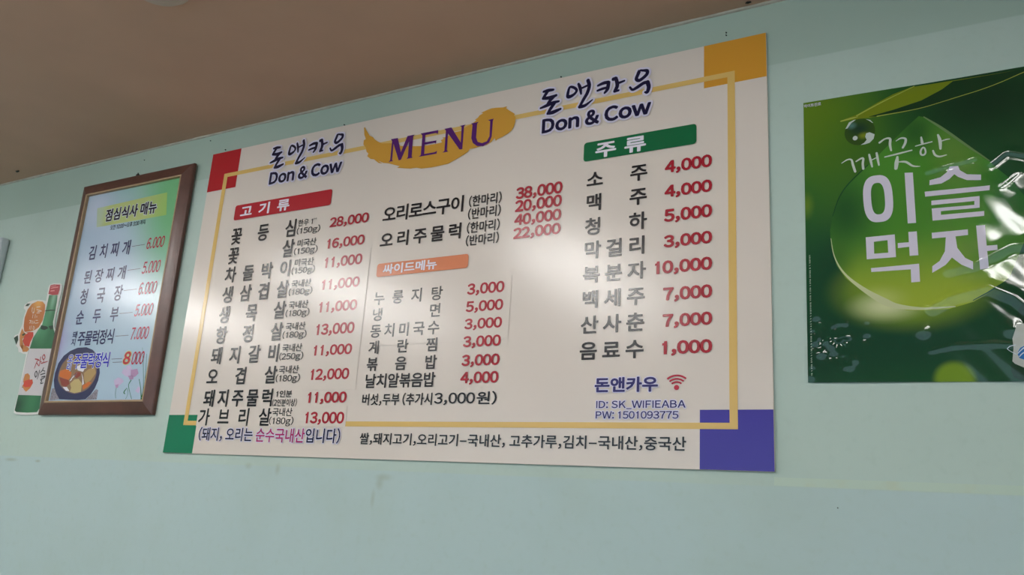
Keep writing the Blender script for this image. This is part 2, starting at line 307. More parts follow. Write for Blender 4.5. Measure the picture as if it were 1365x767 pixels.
CAP_GLINT = [[(-677.5,510.7),(-660.8,512.7),(-637.3,512.4),(-635.3,509.7),(-662.1,508.8),(-674.4,507.8)],[(-675.7,502.3),(-654.7,502.4),(-650.3,498.8),(-674.5,499.0)],[(-677.6,517.3),(-649.4,517.6),(-648.9,516.0),(-675.9,515.1)]]
LABEL = [(-724.0,313.4),(-590.6,307.9),(-605.3,160.6),(-729.8,164.6)]
NECK_SHADE = [[(-687.3,388.0),(-655.2,383.0),(-642.4,376.0),(-661.3,370.6),(-683.8,374.9)],[(-644.6,382.4),(-622.1,384.4),(-615.6,373.0),(-630.2,370.6)],[(-681.2,436.6),(-653.2,437.4),(-625.4,435.0),(-625.6,432.4),(-651.9,433.4),(-680.1,433.3)]]
BASE_SHADE = [(-730.2,154.4),(-696.3,155.5),(-689.9,131.0),(-661.2,109.6),(-719.0,110.3),(-730.9,116.5)]
BOTTLE_GLINT = [[(-707.4,337.8),(-696.0,350.0),(-684.5,339.9),(-692.1,324.4),(-703.1,318.5)],[(-667.4,448.0),(-659.9,471.8),(-646.5,470.9),(-645.3,436.9),(-650.6,414.7),(-664.3,409.1)]]
FRUIT = [('orange',[(-782.9,389.9),(-788.4,419.8),(-781.5,445.7),(-763.8,464.3),(-734.0,471.5),(-705.9,467.5),(-688.5,455.9),(-682.0,432.8),(-683.4,403.8),(-696.8,382.1),(-719.7,372.0),(-755.0,365.7),(-774.0,373.2)]),('peel',[(-794.0,361.2),(-788.8,383.7),(-776.1,371.7),(-752.6,359.1),(-775.3,347.3),(-763.7,330.6),(-761.9,311.3),(-780.5,324.9)]),('peel',[(-762.5,327.4),(-732.2,318.1),(-723.4,311.4),(-732.1,303.1),(-756.6,304.0),(-772.3,324.6)]),('flesh',[(-770.1,340.6),(-763.6,359.7),(-745.2,368.5),(-720.7,367.2),(-716.0,354.2),(-725.2,335.4),(-727.4,319.5),(-753.1,323.8)]),('leaf',[(-799.9,458.5),(-791.8,466.2),(-772.4,465.6),(-783.0,457.3)]),('leaf',[(-823.9,352.8),(-805.0,361.1),(-796.2,345.0),(-801.2,329.0)]),('leaf',[(-782.9,360.6),(-771.5,366.6),(-762.0,362.8),(-773.4,356.9)])]
FRUIT_LABEL = [('peel',[(-718.8,216.3),(-716.0,230.3),(-701.1,233.1),(-687.7,225.0),(-684.2,212.5),(-700.3,201.9),(-716.8,203.8)]),('peel',[(-718.1,193.0),(-702.8,180.3),(-690.0,173.9),(-670.9,185.9),(-662.4,201.2),(-670.5,213.7),(-697.3,208.1)]),('flesh',[(-713.3,194.4),(-710.5,208.4),(-691.0,212.6),(-669.6,211.2),(-663.9,199.7),(-674.6,189.1),(-700.4,188.0)]),('leaf',[(-719.3,189.2),(-711.6,189.7),(-711.5,186.6)])]
SIGN_CALLI = [('red',[(-677.9,277.8,1.1),(-664.1,275.8,1.1),(-655.1,272.3,1.1)]),('red',[(-661.5,275.7,1.1),(-667.5,263.4,1.1),(-672.4,247.9,0.8)]),('red',[(-665.5,264.9,1.1),(-651.6,255.1,0.8)]),('red',[(-651.2,283.1,1.1),(-648.8,269.0,1.1),(-649.0,255.0,0.8)]),('red',[(-648.2,267.4,0.8),(-640.7,268.1,0.6)]),('red',[(-635.6,290.4,1.1),(-641.7,282.8,1.1),(-633.7,274.7,1.1),(-627.1,280.7,1.1),(-635.6,290.4,1.1)]),('red',[(-631.7,274.7,0.8),(-629.6,265.9,0.8)]),('red',[(-641.3,262.5,1.1),(-629.2,264.6,1.1),(-609.8,267.7,0.8)]),('dark',[(-658.5,238.2,1.1),(-663.0,229.0,1.1),(-654.4,219.5,1.1),(-649.9,228.7,1.1),(-658.5,238.2,1.1)]),('dark',[(-642.2,240.2,1.1),(-642.1,225.4,1.1),(-644.4,213.1,0.8)]),('dark',[(-623.4,248.1,1.1),(-627.8,238.9,1.1),(-636.0,233.0,0.8)]),('dark',[(-625.8,240.4,0.8),(-611.8,236.9,0.8)]),('dark',[(-631.2,226.7,1.1),(-609.6,230.7,1.1)]),('dark',[(-623.3,218.8,1.1),(-606.2,220.8,1.1),(-613.9,214.0,1.1),(-625.7,211.2,1.1),(-618.9,206.4,1.1),(-621.4,198.8,1.1),(-609.1,200.1,0.8)])]
SIGN_WHITE = [[(-756.1,450.6,1.1),(-754.0,437.3,0.8)],[(-744.5,448.2,0.8),(-740.7,433.2,0.8)],[(-750.1,433.8,0.8),(-742.4,435.0,0.8),(-745.5,428.6,0.8)],[(-731.9,450.7,1.1),(-713.3,451.1,0.8)],[(-728.9,442.3,0.8),(-705.9,437.5,0.8)],[(-721.1,435.3,0.8),(-699.9,435.5,0.8)],[(-724.7,430.6,0.8),(-708.7,430.6,0.8)],[(-743.2,425.2,0.8),(-743.4,415.4,0.8)],[(-731.2,426.1,0.8),(-728.6,414.6,0.8)],[(-721.2,420.6,0.8),(-719.4,415.6,0.8)],[(-756.9,408.1,0.8),(-748.1,405.9,0.8),(-753.3,398.1,0.8)],[(-745.9,407.4,0.8),(-744.5,396.0,0.8)],[(-738.2,405.4,0.8),(-736.2,395.5,0.8)],[(-728.9,404.8,0.8),(-729.7,396.8,0.8),(-724.4,399.7,0.8)],[(-721.3,406.0,0.8),(-710.4,405.4,0.8)],[(-720.5,396.2,0.8),(-704.8,397.0,0.8)],[(-746.9,388.0,0.8),(-746.1,378.2,0.8)],[(-739.3,389.2,0.8),(-738.4,376.2,0.8)],[(-729.4,387.0,0.8),(-721.8,385.0,0.8)],[(-729.2,380.6,0.8),(-717.5,380.6,0.8)],[(-725.3,375.5,0.8),(-717.9,374.2,0.8)],[(-761.7,369.3,0.6),(-740.4,369.8,0.6),(-704.1,372.8,0.6)]]
SLOGAN_BIG = [[(169.7,372.1),(182.8,370.9),(183.7,277.2),(170.7,277.6)],[(207.6,343.7),(208.4,352.8),(225.5,356.1),(235.3,363.9),(240.7,373.6),(253.3,373.4),(255.5,365.3),(265.7,356.4),(286.4,352.9),(285.8,343.0),(265.0,345.8),(252.2,353.4),(246.6,359.0),(238.7,351.0),(226.2,344.5)],[(199.7,332.6),(298.1,331.8),(297.0,323.4),(200.1,323.4)],[(209.3,314.8),(282.0,314.5),(280.8,293.9),(222.8,294.2),(222.5,287.5),(287.1,287.2),(286.5,278.8),(209.4,278.3),(209.1,300.6),(273.4,299.8),(273.8,306.7),(208.9,306.7)],[(170.9,261.8),(184.1,261.7),(184.6,218.4),(171.2,218.5)],[(153.4,243.2),(171.4,243.1),(171.1,234.8),(153.3,234.2)],[(109.0,201.2),(185.0,203.2),(185.1,171.3),(171.6,171.0),(171.8,194.2),(109.3,194.1)],[(207.0,256.6),(261.3,257.4),(261.0,247.5),(242.4,246.8),(243.9,226.3),(254.5,207.5),(265.6,199.2),(264.9,186.2),(248.7,195.1),(235.2,210.0),(225.3,197.5),(204.3,185.5),(204.9,196.9),(216.5,205.4),(225.2,221.8),(227.9,246.6),(207.0,246.4)],[(273.8,262.7),(286.6,262.3),(286.9,226.2),(302.0,226.0),(301.9,216.6),(287.0,216.4),(287.7,187.5),(275.0,185.4)]]
SLOGAN_RING = [(101.9,371.2),(147.0,286.4),(114.6,354.2),(134.8,302.2),(102.2,258.8),(149.3,259.7),(149.6,218.1),(102.6,217.9),(115.2,249.3),(137.4,250.2),(137.7,227.2),(115.0,227.2),(124.8,328.3)]
SLOGAN_BRUSH = [[(66.0,406.2,0.7),(76.0,411.6,1.2),(82.8,410.2,1.6),(85.0,400.5,2.1),(88.5,386.4,2.0)],[(90.7,405.9,1.2),(98.8,410.2,1.6),(102.9,409.6,1.8),(101.8,400.0,2.0),(102.3,389.9,2.0)],[(113.1,415.8,1.6),(115.2,403.9,2.1),(117.3,391.6,1.4)],[(115.2,403.9,0.9),(125.3,408.2,0.9)],[(125.6,416.8,1.8),(126.9,406.0,2.0),(128.6,393.2,1.4)],[(131.2,436.4,1.8),(140.5,442.3,1.4),(148.7,441.3,2.0),(148.2,429.8,2.1),(149.7,418.3,1.6)],[(158.5,435.3,0.7),(166.4,439.4,1.4),(173.6,437.3,1.8),(173.3,429.6,2.1),(168.9,420.7,1.8)],[(138.9,407.1,1.1),(158.8,409.8,1.6),(182.9,413.4,1.2)],[(159.4,404.0,1.8),(157.8,393.8,3.4),(156.1,382.6,2.7)],[(160.6,394.3,0.9),(172.5,392.5,2.0),(183.2,383.4,1.6),(194.4,380.9,0.7)],[(199.0,436.0,1.4),(200.1,425.3,2.3)],[(189.3,420.4,0.9),(202.3,422.7,1.2),(215.4,424.8,1.1)],[(200.7,415.7,1.4),(197.0,409.7,1.6),(197.5,403.0,1.6),(202.1,401.9,1.6),(204.7,406.6,1.4),(203.5,413.8,1.4),(200.7,415.7,1.4)],[(225.6,436.4,1.6),(228.1,424.6,2.7),(228.1,409.6,1.8)],[(231.2,424.1,1.1),(238.2,425.8,1.1),(243.1,425.9,0.7)],[(216.4,407.6,1.4),(219.1,399.3,1.8),(225.8,395.0,1.6),(236.6,396.7,0.9)]]
DEW = [(98.7,463.8),(72.4,468.2),(124.6,459.4),(99.5,490.1),(97.9,437.4),(90.4,452.2)]
DEW_GLINT = [[(109.5,458.6),(115.4,459.6),(123.6,454.3),(121.6,445.8),(114.7,439.0),(107.2,437.3),(99.6,437.1),(105.6,440.5),(109.9,445.7),(107.6,452.0)],[(109.6,487.0),(117.1,484.0),(121.9,477.3),(120.2,477.9),(115.3,482.8)],[(74.2,473.5),(80.6,485.4),(89.2,489.0),(92.6,488.8),(84.8,483.7),(77.7,473.9)]]
LEAF_BLADE = [(66.0,489.9),(73.2,493.7),(96.3,499.6),(126.9,515.4),(157.0,529.2),(186.4,537.6),(197.9,537.7),(265.1,537.3),(361.5,535.8),(361.0,529.3),(312.1,514.1),(252.2,502.1),(195.9,492.0),(161.3,490.7),(134.8,488.4),(114.0,489.3),(89.9,490.0)]
LEAF_DARK = [(114.1,491.1),(155.8,497.7),(202.3,508.2),(236.8,524.0),(254.1,536.1),(361.5,535.8),(361.0,529.3),(312.1,514.1),(252.2,502.1),(195.9,492.0),(161.3,490.7),(134.8,488.4)]
LEAF_VEIN = [[(94.7,497.0,1.3),(138.8,516.7,1.0),(192.2,538.2,0.6)],[(129.0,489.5,1.0),(195.9,492.7,0.6),(252.3,502.8,0.6),(312.2,514.8,0.6),(361.1,530.2,0.6)],[(66.9,490.5,1.3),(83.9,492.9,1.6),(96.1,494.3,0.6)]]
DROP = [(196.7,478.1),(206.4,474.6),(219.7,460.3),(245.7,432.2),(271.2,406.6),(303.1,370.9),(326.7,342.0),(345.4,308.4),(339.6,226.8),(329.7,203.6),(315.1,168.5),(289.0,147.9),(262.9,131.6),(226.5,121.5),(197.7,120.6),(163.0,122.9),(136.0,130.8),(114.1,144.5),(89.2,165.1),(66.6,186.0),(52.5,210.5),(43.8,247.7),(42.7,278.0),(48.8,307.8),(64.8,347.0),(75.8,362.5),(111.0,395.5),(147.4,431.3),(177.4,460.7)]
BOKEH = [(250.4,3.6),(207.5,3.9),(-6.4,331.4),(12.4,329.2)]
BOTTLE_PRINT = [('neck',[(322.2,106.4),(324.6,116.6),(332.5,125.2),(358.3,127.6),(355.4,89.6),(328.2,92.0),(323.4,98.6)]),('label',[(319.6,91.1),(328.2,92.0),(355.4,89.6),(349.7,12.5),(325.2,21.5),(313.2,28.0),(310.2,31.8),(313.2,53.1),(312.7,68.4),(318.0,83.5)]),('neck',[(308.3,28.0),(311.1,29.2),(325.1,20.8),(349.7,12.5),(348.6,-2.2),(317.8,3.0),(310.6,6.8),(307.6,15.5)]),('emblem',[(318.7,46.7),(322.3,52.9),(327.6,55.8),(334.1,55.6),(334.9,37.5),(326.0,34.0),(320.1,36.6),(318.3,41.7)])]
BOTTLE_WAVE = [[(318.5,44.2,0.8),(323.1,49.1,0.8),(327.4,52.7,1.1),(334.1,55.1,1.1)],[(320.3,39.1,0.8),(324.9,44.0,1.1),(333.6,48.8,1.1)],[(304.5,52.1,0.6),(308.7,55.8,0.8),(316.3,57.6,0.6)],[(304.5,52.1,0.6),(308.1,48.2,0.6),(316.3,43.0,0.8)]]
# ------------------------------------------------------------------ the room
def wall_material():
    p = Paint('mint_wallpaper', '#b4c7be', rough=.62, spec=.35)
    p.ramp(0, 1, Z0+.792, Z0+.796, '#a2b7ab', 1)                 # paper strip above the seam, also darkened in colour for light falloff
    p.ramp(0, -1, -(Z0-.022), -(Z0-.026), '#b1c6c5', 1)          # strip below the lower seam, bluish low daylight tinted into its colour
    p.noise(3.5, '#a9bbb0', .4, .45, .75)
    p.noise(60, '#a6b8ad', .25, .5, .8)
    for x, z, rx, rz, k in ((.745, -.038, .035, .012, .3), (.735, -.052, .016, .022, .3), (.72, -.085, .009, .03, .28), (-.70, -.035, .05, .008, .4), (-.56, -.036, .02, .006, .5), (.42, -.03, .012, .02, .35), (.32, -.025, .02, .012, .25)):
        p.blob(x, Z0+z, rx, rz, '#8d8a6a', k)                        # old drip stains
    p.bump(900, .12)
    return p.done()
M_WALL = wall_material()
M_SIDE = mat('plain_mint_wall', '#b4cac2', .7, .3, noise=.05)
M_CEIL = mat('beige_ceiling_paint', '#cdad98', .8, .2, noise=.06, nscale=5, bump=.15, bscale=250)
M_FLOOR = mat('brown_floor_tile', '#8b7a68', .5, .4, noise=.15, nscale=6)
X0, X1, YF = -3.4, 4.4, -6.0
struct('wall_back', box(X0-.1, X1+.1, 0, .1, 0, CEIL), M_WALL)
struct('wall_left', box(X0-.1, X0, YF, 0, 0, CEIL), M_SIDE)
struct('wall_right', box(X1, X1+.1, YF, 0, 0, CEIL), M_SIDE)
struct('floor', box(X0-.1, X1+.1, YF, .1, -.1, 0), M_FLOOR)
struct('ceiling', box(X0-.1, X1+.1, YF, .1, CEIL, CEIL+.1), M_CEIL)
def bead():                                                          # thin paper edge where wall meets ceiling
    bm = bmesh.new(); rnd = random.Random(4); n = 240; rows = []
    for i in range(n+1):
        x = X0+(X1-X0)*i/n; a = .004+.0018*rnd.random()
        rows.append([bm.verts.new((x, -.0001, CEIL-a)), bm.verts.new((x, -a*.7, CEIL-a*.7)), bm.verts.new((x, -a, CEIL-.0001))])
    for i in range(n):
        for k in range(2): bm.faces.new((rows[i][k], rows[i+1][k], rows[i+1][k+1], rows[i][k+1]))
    return bm
struct('trim_1', bead(), mat('paper_edge', '#b5b2a6', .7, .3, noise=.2, nscale=30))

# ceiling lamps (behind and above the camera): they light the room and show as soft streaks in the boards
M_LAMP = bpy.data.materials.new('lit_diffuser'); M_LAMP.use_nodes = True
_b = M_LAMP.node_tree.nodes['Principled BSDF']; setin(_b, Base_Color=(.9, .9, .9, 1), Emission_Color=LAMP_COL, Emission_Strength=LAMP)
M_TRAY = mat('white_lamp_tray', '#e6e4de', .4)
LAMPS = [(-2.0, 'farthest left, beyond the framed menu'), (-.75, 'before the left half of the menu board'), (.5, 'nearest the round smoke detector'), (2.2, 'rightmost, before the green poster')]
for x, where in LAMPS:
    t = thing('ceiling_lamp', 'white twin tube ceiling lamp, '+where, 'lamp', (x, -1.65, CEIL), group='ceiling lamps')
    bm = box(-.17, .17, -.62, .62, -.025, 0, bevel=.004); add_box(bm, -.02, .02, -.60, .60, -.06, -.022, bevel=.004)
    obj('lamp_tray', bm, M_TRAY, t)
    for sx in (-.09, .09):
        bm = bmesh.new(); bmesh.ops.create_cone(bm, cap_ends=True, segments=16, radius1=.026, radius2=.026, depth=1.16, matrix=Matrix.Translation((sx, 0, -.055)) @ Matrix.Rotation(math.pi/2, 4, 'X'))
        obj('tube', bm, M_LAMP, t, smooth=False)
        bm = bmesh.new()
        for sy in (-1, 1): add_box(bm, sx-.02, sx+.02, sy*.59-.012, sy*.59+.012, -.085, -.02, bevel=.004)
        obj('tube_holder', bm, M_TRAY, t)

# round detector on the ceiling, only its rim reaches into the picture
t = thing('smoke_detector', 'pale round detector on the ceiling at the top edge of the photo', 'detector', (.455, -.572, CEIL))
bm = bmesh.new(); bmesh.ops.create_cone(bm, cap_ends=True, segments=40, radius1=.052, radius2=.066, depth=.012, matrix=Matrix.Translation((0, 0, -.006)))
bmesh.ops.bevel(bm, geom=[e for e in bm.edges if abs(e.verts[0].co.z-e.verts[1].co.z) < 1e-6 and e.verts[0].co.z < -.01], offset=.003, segments=2, affect='EDGES')
M_DET = mat('aged_white_plastic', '#c4b8ac', .5)
obj('detector_base', bm, M_DET, t)
bm = bmesh.new(); bmesh.ops.create_uvsphere(bm, u_segments=24, v_segments=12, radius=.03, matrix=Matrix.Translation((0, 0, -.012)) @ Matrix.Diagonal((1, 1, .5, 1)))
obj('detector_dome', bm, M_DET, t, smooth=True)

# ------------------------------------------------------------------ the big menu board
BT = .005                                                            # panel thickness
MB = thing('menu_board', 'large cream printed menu board with four coloured corners on the mint wall', 'menu board', (0, 0, Z0))
R_B, S_B = .205, .5
M_CREAM = mat('cream_laminate', '#ded2c8', R_B, S_B, bump=.035, bscale=1400)
M_EDGE = mat('board_edge', '#b9aa98', .6)
INK = {k: mat('ink_'+k, c, R_B, S_B, bump=.03, bscale=1400) for k, c in dict(black='#1b1a20', red='#a81f30', navy='#17163a', white='#ece7f2', halo='#dcd6ea', gold='#dcb76c', goldlight='#cdae62', brush='#d09a3c', purple='#561f6e',
       cornerred='#b3222b', corneryellow='#d59733', cornergreen='#0f7a55', cornerpurple='#3d2f96', bannerred='#b5232f', bannergreen='#08683d', bannerorange='#d98058', violet='#2c2468', magenta='#a81e62', wifi='#b8283f').items()}
bm = box(0, 1.6, -BT, -.0008, 0, .867, bevel=.0006, seg=1)
obj('panel', bm, [M_CREAM], MB)
def Y(k): return -(BT+.00035*k)
# corner blocks
for nm, x0, x1, z0, z1, lb in (('cornerred', .6, 118, 746.5, 866.4, 'red corner block'), ('corneryellow', 1473, 1599.4, 768.7, 866.4, 'ochre yellow corner block'), ('cornergreen', .6, 115, .6, 100.8, 'green corner block'), ('cornerpurple', 1466.4, 1599.4, .6, 108.8, 'violet blue corner block')):
    o = obj('corner_block', poly([(x0, z0), (x1, z0), (x1, z1), (x0, z1)], Y(1)), INK[nm], MB); o['label'] = lb
def border():
    bm = bmesh.new(); L_, R_, B_, T_ = 63.5, 1536.5, 73.4, 795; tw, tz = 15, 11.6
    for x0, x1, z0, z1 in ((L_, L_+tw, B_, T_), (R_-tw, R_, B_, T_), (L_+tw, 113, B_, B_+tz), (622, R_-tw, B_, B_+tz), (L_+tw, R_-tw, T_-tz, T_)):
        add_poly(bm, [(x0, z0), (x1, z0), (x1, z1), (x0, z1)], Y(2))
    return bm
obj('border_line', border(), INK['gold'], MB)
# pasted correction sheets, same cream as the board
for x0, x1, z0, z1 in ((114, 622, 71.5, 121), (478, 640, 160, 512), (655, 1046, 262, 405)):
    obj('correction_sheet', poly([(x0, z0), (x1, z0), (x1, z1), (x0, z1)], Y(3), depth=.0003), M_CREAM, MB)

# brush stroke with the MENU title
b = obj('brush_stroke', poly(BRUSH, Y(4)), INK['brush'], MB); b['label'] = 'ochre brush stroke behind the title'
bm = bmesh.new()
for g in MENU_LETTERS: add_poly(bm, g, Y(5))
obj('menu_title', bm, INK['purple'], b)

# the two shop logos
def logo(ax, bx, az, bz, ink):
    L2 = [[(p[0]*ax+bx, p[1]*az+bz, p[2]*ax*1.4) for p in s] for s in LOGO]
    x0, x1, zb, zt = 1100*ax+bx, 1360*ax+bx, 732.5*az+bz, 769.5*az+bz
    h = bmesh.new()
    for s_ in L2: add_stroke(h, s_, Y(6), 4.4)
    add_fit(h, 'Don & Cow', x0, x1, zb, zt, Y(6), bold=.042, grow=4.2)
    root = obj('shop_logo', merge_flat(h), INK['halo'], MB); root['label'] = 'pale lilac outline of the shop name'
    bm = strokes(L2, Y(7)); obj('brush_lettering', bm, INK[ink], root)
    obj('latin_lettering', face_room(add_fit(bmesh.new(), 'Don & Cow', x0, x1, zb, zt, Y(7.2), bold=.042)), INK[ink], root)
logo(1, 0, 1, 0, 'navy')
logo(1.0, 252-1100, 1.03, 732.0-732.5*1.03, 'navy')

# headings
def banner(ink, x0, x1, z0, z1, body, tx0, tx1, tz0, tz1, lb, w):
    o = obj('heading_banner', poly(rrect(x0, x1, z0, z1, 7), Y(4)), INK[ink], MB); o['label'] = lb
    row('heading_text', INK['white'], o, Y(5), body, tx0, tx1, tz0, tz1, w, bold=.03)
banner('bannerred', 133, 489, 643, 687.5, '고기류', 158, 341, 649.5, 680, 'dark red heading banner', 43)
banner('bannerorange', 666, 929, 432.5, 466, '싸이드메뉴', 686, 842, 438.5, 461, 'orange heading banner', 29)
banner('bannergreen', 1207, 1458, 647.5, 692, '주류', 1236, 1349, 652, 685, 'green heading banner', 46)

# left column: meat dishes  (name, x0, z baseline, z top, origin, portion, price)
MEAT = [('꽃 등 심', 136, 571, 616.5, '한우 1⁺⁺', '(150g)', '28,000'), ('꽃   살', 136, 514.5, 560, '미국산', '(150g)', '16,000'), ('차돌박이', 136, 461, 503, '미국산', '(150g)', '11,000'),
        ('생삼겹살', 137, 404, 447, '국내산', '(180g)', '11,000'), ('생 목 살', 136.5, 347.5, 391.5, '국내산', '(180g)', '11,000'), ('항 정 살', 136, 291, 335, '국내산', '(180g)', '13,000'), ('돼지갈비', 132, 235.5, 278.5, '국내산', '(250g)', '11,000'),
        ('오 겹 살', 128, 180, 222, '국내산', '(180g)', '12,000'), ('돼지주물럭', 129, 122.5, 164, '1인분', '(2인분이상)', '11,000'), ('가브리살', 120, 74, 115, '국내산', '(180g)', '13,000')]
PRICE_Z = [(580, 606.5), (522.3, 548.7), (471, 498.7), (413.2, 439.6), (354.7, 381.5), (297, 325), (245.4, 271.4), (185, 212), (129, 155.3), (79.8, 107.3)]
for (nm, x0, zb, zt, org, por, pr), (pb, pt) in zip(MEAT, PRICE_Z):
    xe = 379.5
    body = nm if len(nm.replace(' ', '')) != 3 else nm.replace(' ', '')
    if nm == '꽃   살': body = '꽃  살'
    row('dish_name', INK['black'], MB, Y(4), body, x0, xe, zb, zt, 40, bold=.022)
    zm = zb + 23.5 if por != '(2인분이상)' else zb+19.5
    bm = bmesh.new(); sh = (x0-136)*.35
    if org.startswith('한우'): add_fit(bm, '한우 1', 383, 434, zm+1, zm+20, Y(4), bold=.012); add_fit(bm, '++', 436, 447.5, zm+14, zm+19.5, Y(4), bold=.02)
    elif org == '1인분': add_fit(bm, org, 388, 441, zm+2, zm+19, Y(4), bold=.016)
    else: add_row(bm, org, 389+sh, 455+sh, zm, zm+19, 21, Y(4), bold=.014)
    obj('origin_note', face_room(bm), INK['black'], MB)
    text('portion_note', INK['black'], MB, Y(4), por, 381.5+sh, 463+sh, zb-1.5, zm-1.5, bold=.014)
    text('price', INK['red'], MB, Y(4), pr, 494.5, 616.5 if pr != '28,000' else 622, pb, pt, bold=.038, base=True)

# middle column
row('dish_name', INK['black'], MB, Y(4), '오리로스구이', 667, 906, 573, 611, 39, bold=.022)
row('dish_name', INK['black'], MB, Y(4), '오리주물럭', 667, 905, 507, 543, 38, bold=.022)
for s_, zb, zt in (('(한마리)', 579.5, 608.5), ('(반마리)', 548.5, 577.5), ('(한마리)', 514.5, 543), ('(반마리)', 484, 511.5)):
    text('portion_note', INK['black'], MB, Y(4), s_, 918, 1005.5, zb, zt, bold=.018)
for s_, zb, zt in (('38,000', 582.5, 610.5), ('20,000', 552, 579.5), ('40,000', 520, 546.5), ('22,000', 488.3, 514)):
    text('price', INK['red'], MB, Y(4), s_, 1043, 1159.5, zb, zt, bold=.042, base=True)
SIDE = [('누룽지탕', 362.5, 393.5, '3,000', 368.3, 394), ('냉 면', 323, 353, '5,000', 328.3, 353), ('동치미국수', 282.5, 313, '3,000', 288.7, 312.7), ('계란찜', 243.5, 273, '3,000', 248.5, 273), ('볶음밥', 203, 233, '3,000', 206.4, 231.3), ('날치알볶음밥', 162.8, 193.8, '4,000', 168.2, 193.3)]
for nm, zb, zt, pr, pb, pt in SIDE:
    row('dish_name', INK['black'], MB, Y(4), nm, 667, 865, zb, zt, 31.5, bold=.018)
    text('price', INK['red'], MB, Y(4), pr, 932.5, 1029, pb, pt, bold=.038, base=True)
bm = add_fit(bmesh.new(), '버섯,두부 (추가시', 664.5, 862, 121, 149.7, Y(4), bold=.018)
add_fit(bm, '3,000', 868, 974, 124.5, 148, Y(4), bold=.018, base=True); add_fit(bm, '원)', 978, 1028, 121.5, 150.5, Y(4), bold=.018)
obj('extra_note', face_room(bm), INK['black'], MB)
obj('origin_line', face_room(add_fit(bmesh.new(), '쌀,돼지고기,오리고기−국내산, 고추가루,김치−국내산,중국산', 670, 1441, 32, 59, Y(4), bold=.014)), INK['black'], MB)
# the note under the meat column, outlined in pale lilac
def note():
    segs = [('(돼지, 오리는', 131, 327, 'navy'), ('순수국내산', 338, 500, 'magenta'), ('입니다)', 503, 611, 'navy')]
    hb = bmesh.new()
    for s_, a, b_, k in segs: add_fit(hb, s_, a, b_, 33, 69 if '(' in s_ or ')' in s_ else 67.5, Y(4), bold=.016, grow=2.0)
    root = obj('pork_note', merge_flat(hb), INK['halo'], MB)
    for s_, a, b_, k in segs:
        obj('note_text', face_room(add_fit(bmesh.new(), s_, a, b_, 33, 69 if '(' in s_ or ')' in s_ else 67.5, Y(5), bold=.016)), INK[k], root)
note()

# right column: drinks
DRINK = [('소 주', 585.5, 620, '4,000', 592.5, 619.3), ('맥 주', 532, 567, '4,000', 539.3, 565.2), ('청 하', 478, 513, '5,000', 486.2, 513), ('막걸리', 425, 461, '3,000', 432, 457.5), ('복분자', 372.5, 406.5, '10,000', 378.2, 404.5), ('백세주', 318.8, 353.3, '7,000', 322.5, 348.8), ('산사춘', 265, 300, '7,000', 269.5, 295), ('음료수', 211, 245.7, '1,000', 215.5, 241.5)]
for nm, zb, zt, pr, pb, pt in DRINK:
    row('drink_name', INK['black'], MB, Y(4), nm, 1217.5, 1354, zb, zt, 37, bold=.022)
    text('price', INK['red'], MB, Y(4), pr, 1392 if pr != '10,000' else 1374.7, 1490, pb, pt, bold=.044, base=True)
# wireless login block
def halo_text(name, body, x0, x1, zb, zt, bold, ink):
    h = obj(name, merge_flat(add_fit(bmesh.new(), body, x0, x1, zb, zt, Y(4), bold=bold, grow=1.8)), INK['halo'], MB)
    obj('lettering', face_room(add_fit(bmesh.new(), body, x0, x1, zb, zt, Y(5), bold=bold)), INK[ink], h)
halo_text('wireless_name', '돈앤카우', 1253, 1385, 143.5, 173.5, .035, 'violet')
halo_text('login_line', 'ID: SK_WIFIEABA', 1258, 1439.5, 110.5, 127, .016, 'violet')
halo_text('login_line', 'PW: 1501093775', 1257.5, 1426, 92, 106.7, .016, 'violet')
bm = add_poly(bmesh.new(), ellipse(1421.5, 151, 5, 5, 20), Y(4))
for r, wd in ((13.5, 3.2), (19.5, 3.2), (26, 3.4)):
    A = [math.radians(48+84*i/16) for i in range(17)]
    for i in range(16):
        add_poly(bm, [(1421.5+rr*math.cos(a)*1.06, 148+rr*math.sin(a)) for rr, a in ((r-wd/2, A[i]), (r-wd/2, A[i+1]), (r+wd/2, A[i+1]), (r+wd/2, A[i]))], Y(4))
obj('wireless_symbol', bm, INK['wifi'], MB)

# ------------------------------------------------------------------ the framed lunch menu
FX, FZ = -325.5, 100.5
FR = thing('framed_menu', 'brown wooden framed lunch menu with pale blue and green sheet on the wall', 'framed menu', (FX*.001, -.0006, Z0+FZ*.001), rot=(.006/.745, 0, 0))
FW, FH = 527, 745
M_WOOD = mat('brown_lacquered_wood', '#5f3d33', .32, .5, noise=.25, nscale=25)
M_LIP = mat('dull_gold_lip', '#a58a68', .4, .5, noise=.1, nscale=60)
def moulding(prof):
    bm = bmesh.new(); rings = []
    for ins, dep in prof:
        rings.append([bm.verts.new((x*.001, -dep*.001, z*.001)) for x, z in ((-FW/2+ins, ins), (FW/2-ins, ins), (FW/2-ins, FH-ins), (-FW/2+ins, FH-ins))])
    for a, b_ in zip(rings, rings[1:]):
        for i in range(4): bm.faces.new((a[i], a[(i+1) % 4], b_[(i+1) % 4], b_[i]))
    return bm
obj('frame_moulding', moulding([(0, .6), (0, 8.5), (1, 10.5), (4, 13), (10, 15), (20, 18), (30, 20.4), (35, 21), (35.2, 20)]), M_WOOD, FR)
obj('inner_lip', moulding([(35, 20.6), (36.5, 22), (39.5, 21.8), (41, 20.5), (41.3, 12)]), M_LIP, FR)
obj('back_board', box(-FW/2000+.004, FW/2000-.004, -.0115, -.001, .004, FH/1000-.004), mat('brown_hardboard', '#6b513c', .8), FR)
PR = Paint('lunch_menu_print', '#a9bfd2', rough=.22, spec=.5)
PR.ramp(.80, .60, .22, .62, '#84bf92', 1).blob(.20, .62, .22, .30, '#6fb57c', .85, .1, 1).blob(-.05, .45, .28, .35, '#b7c3dc', .5)
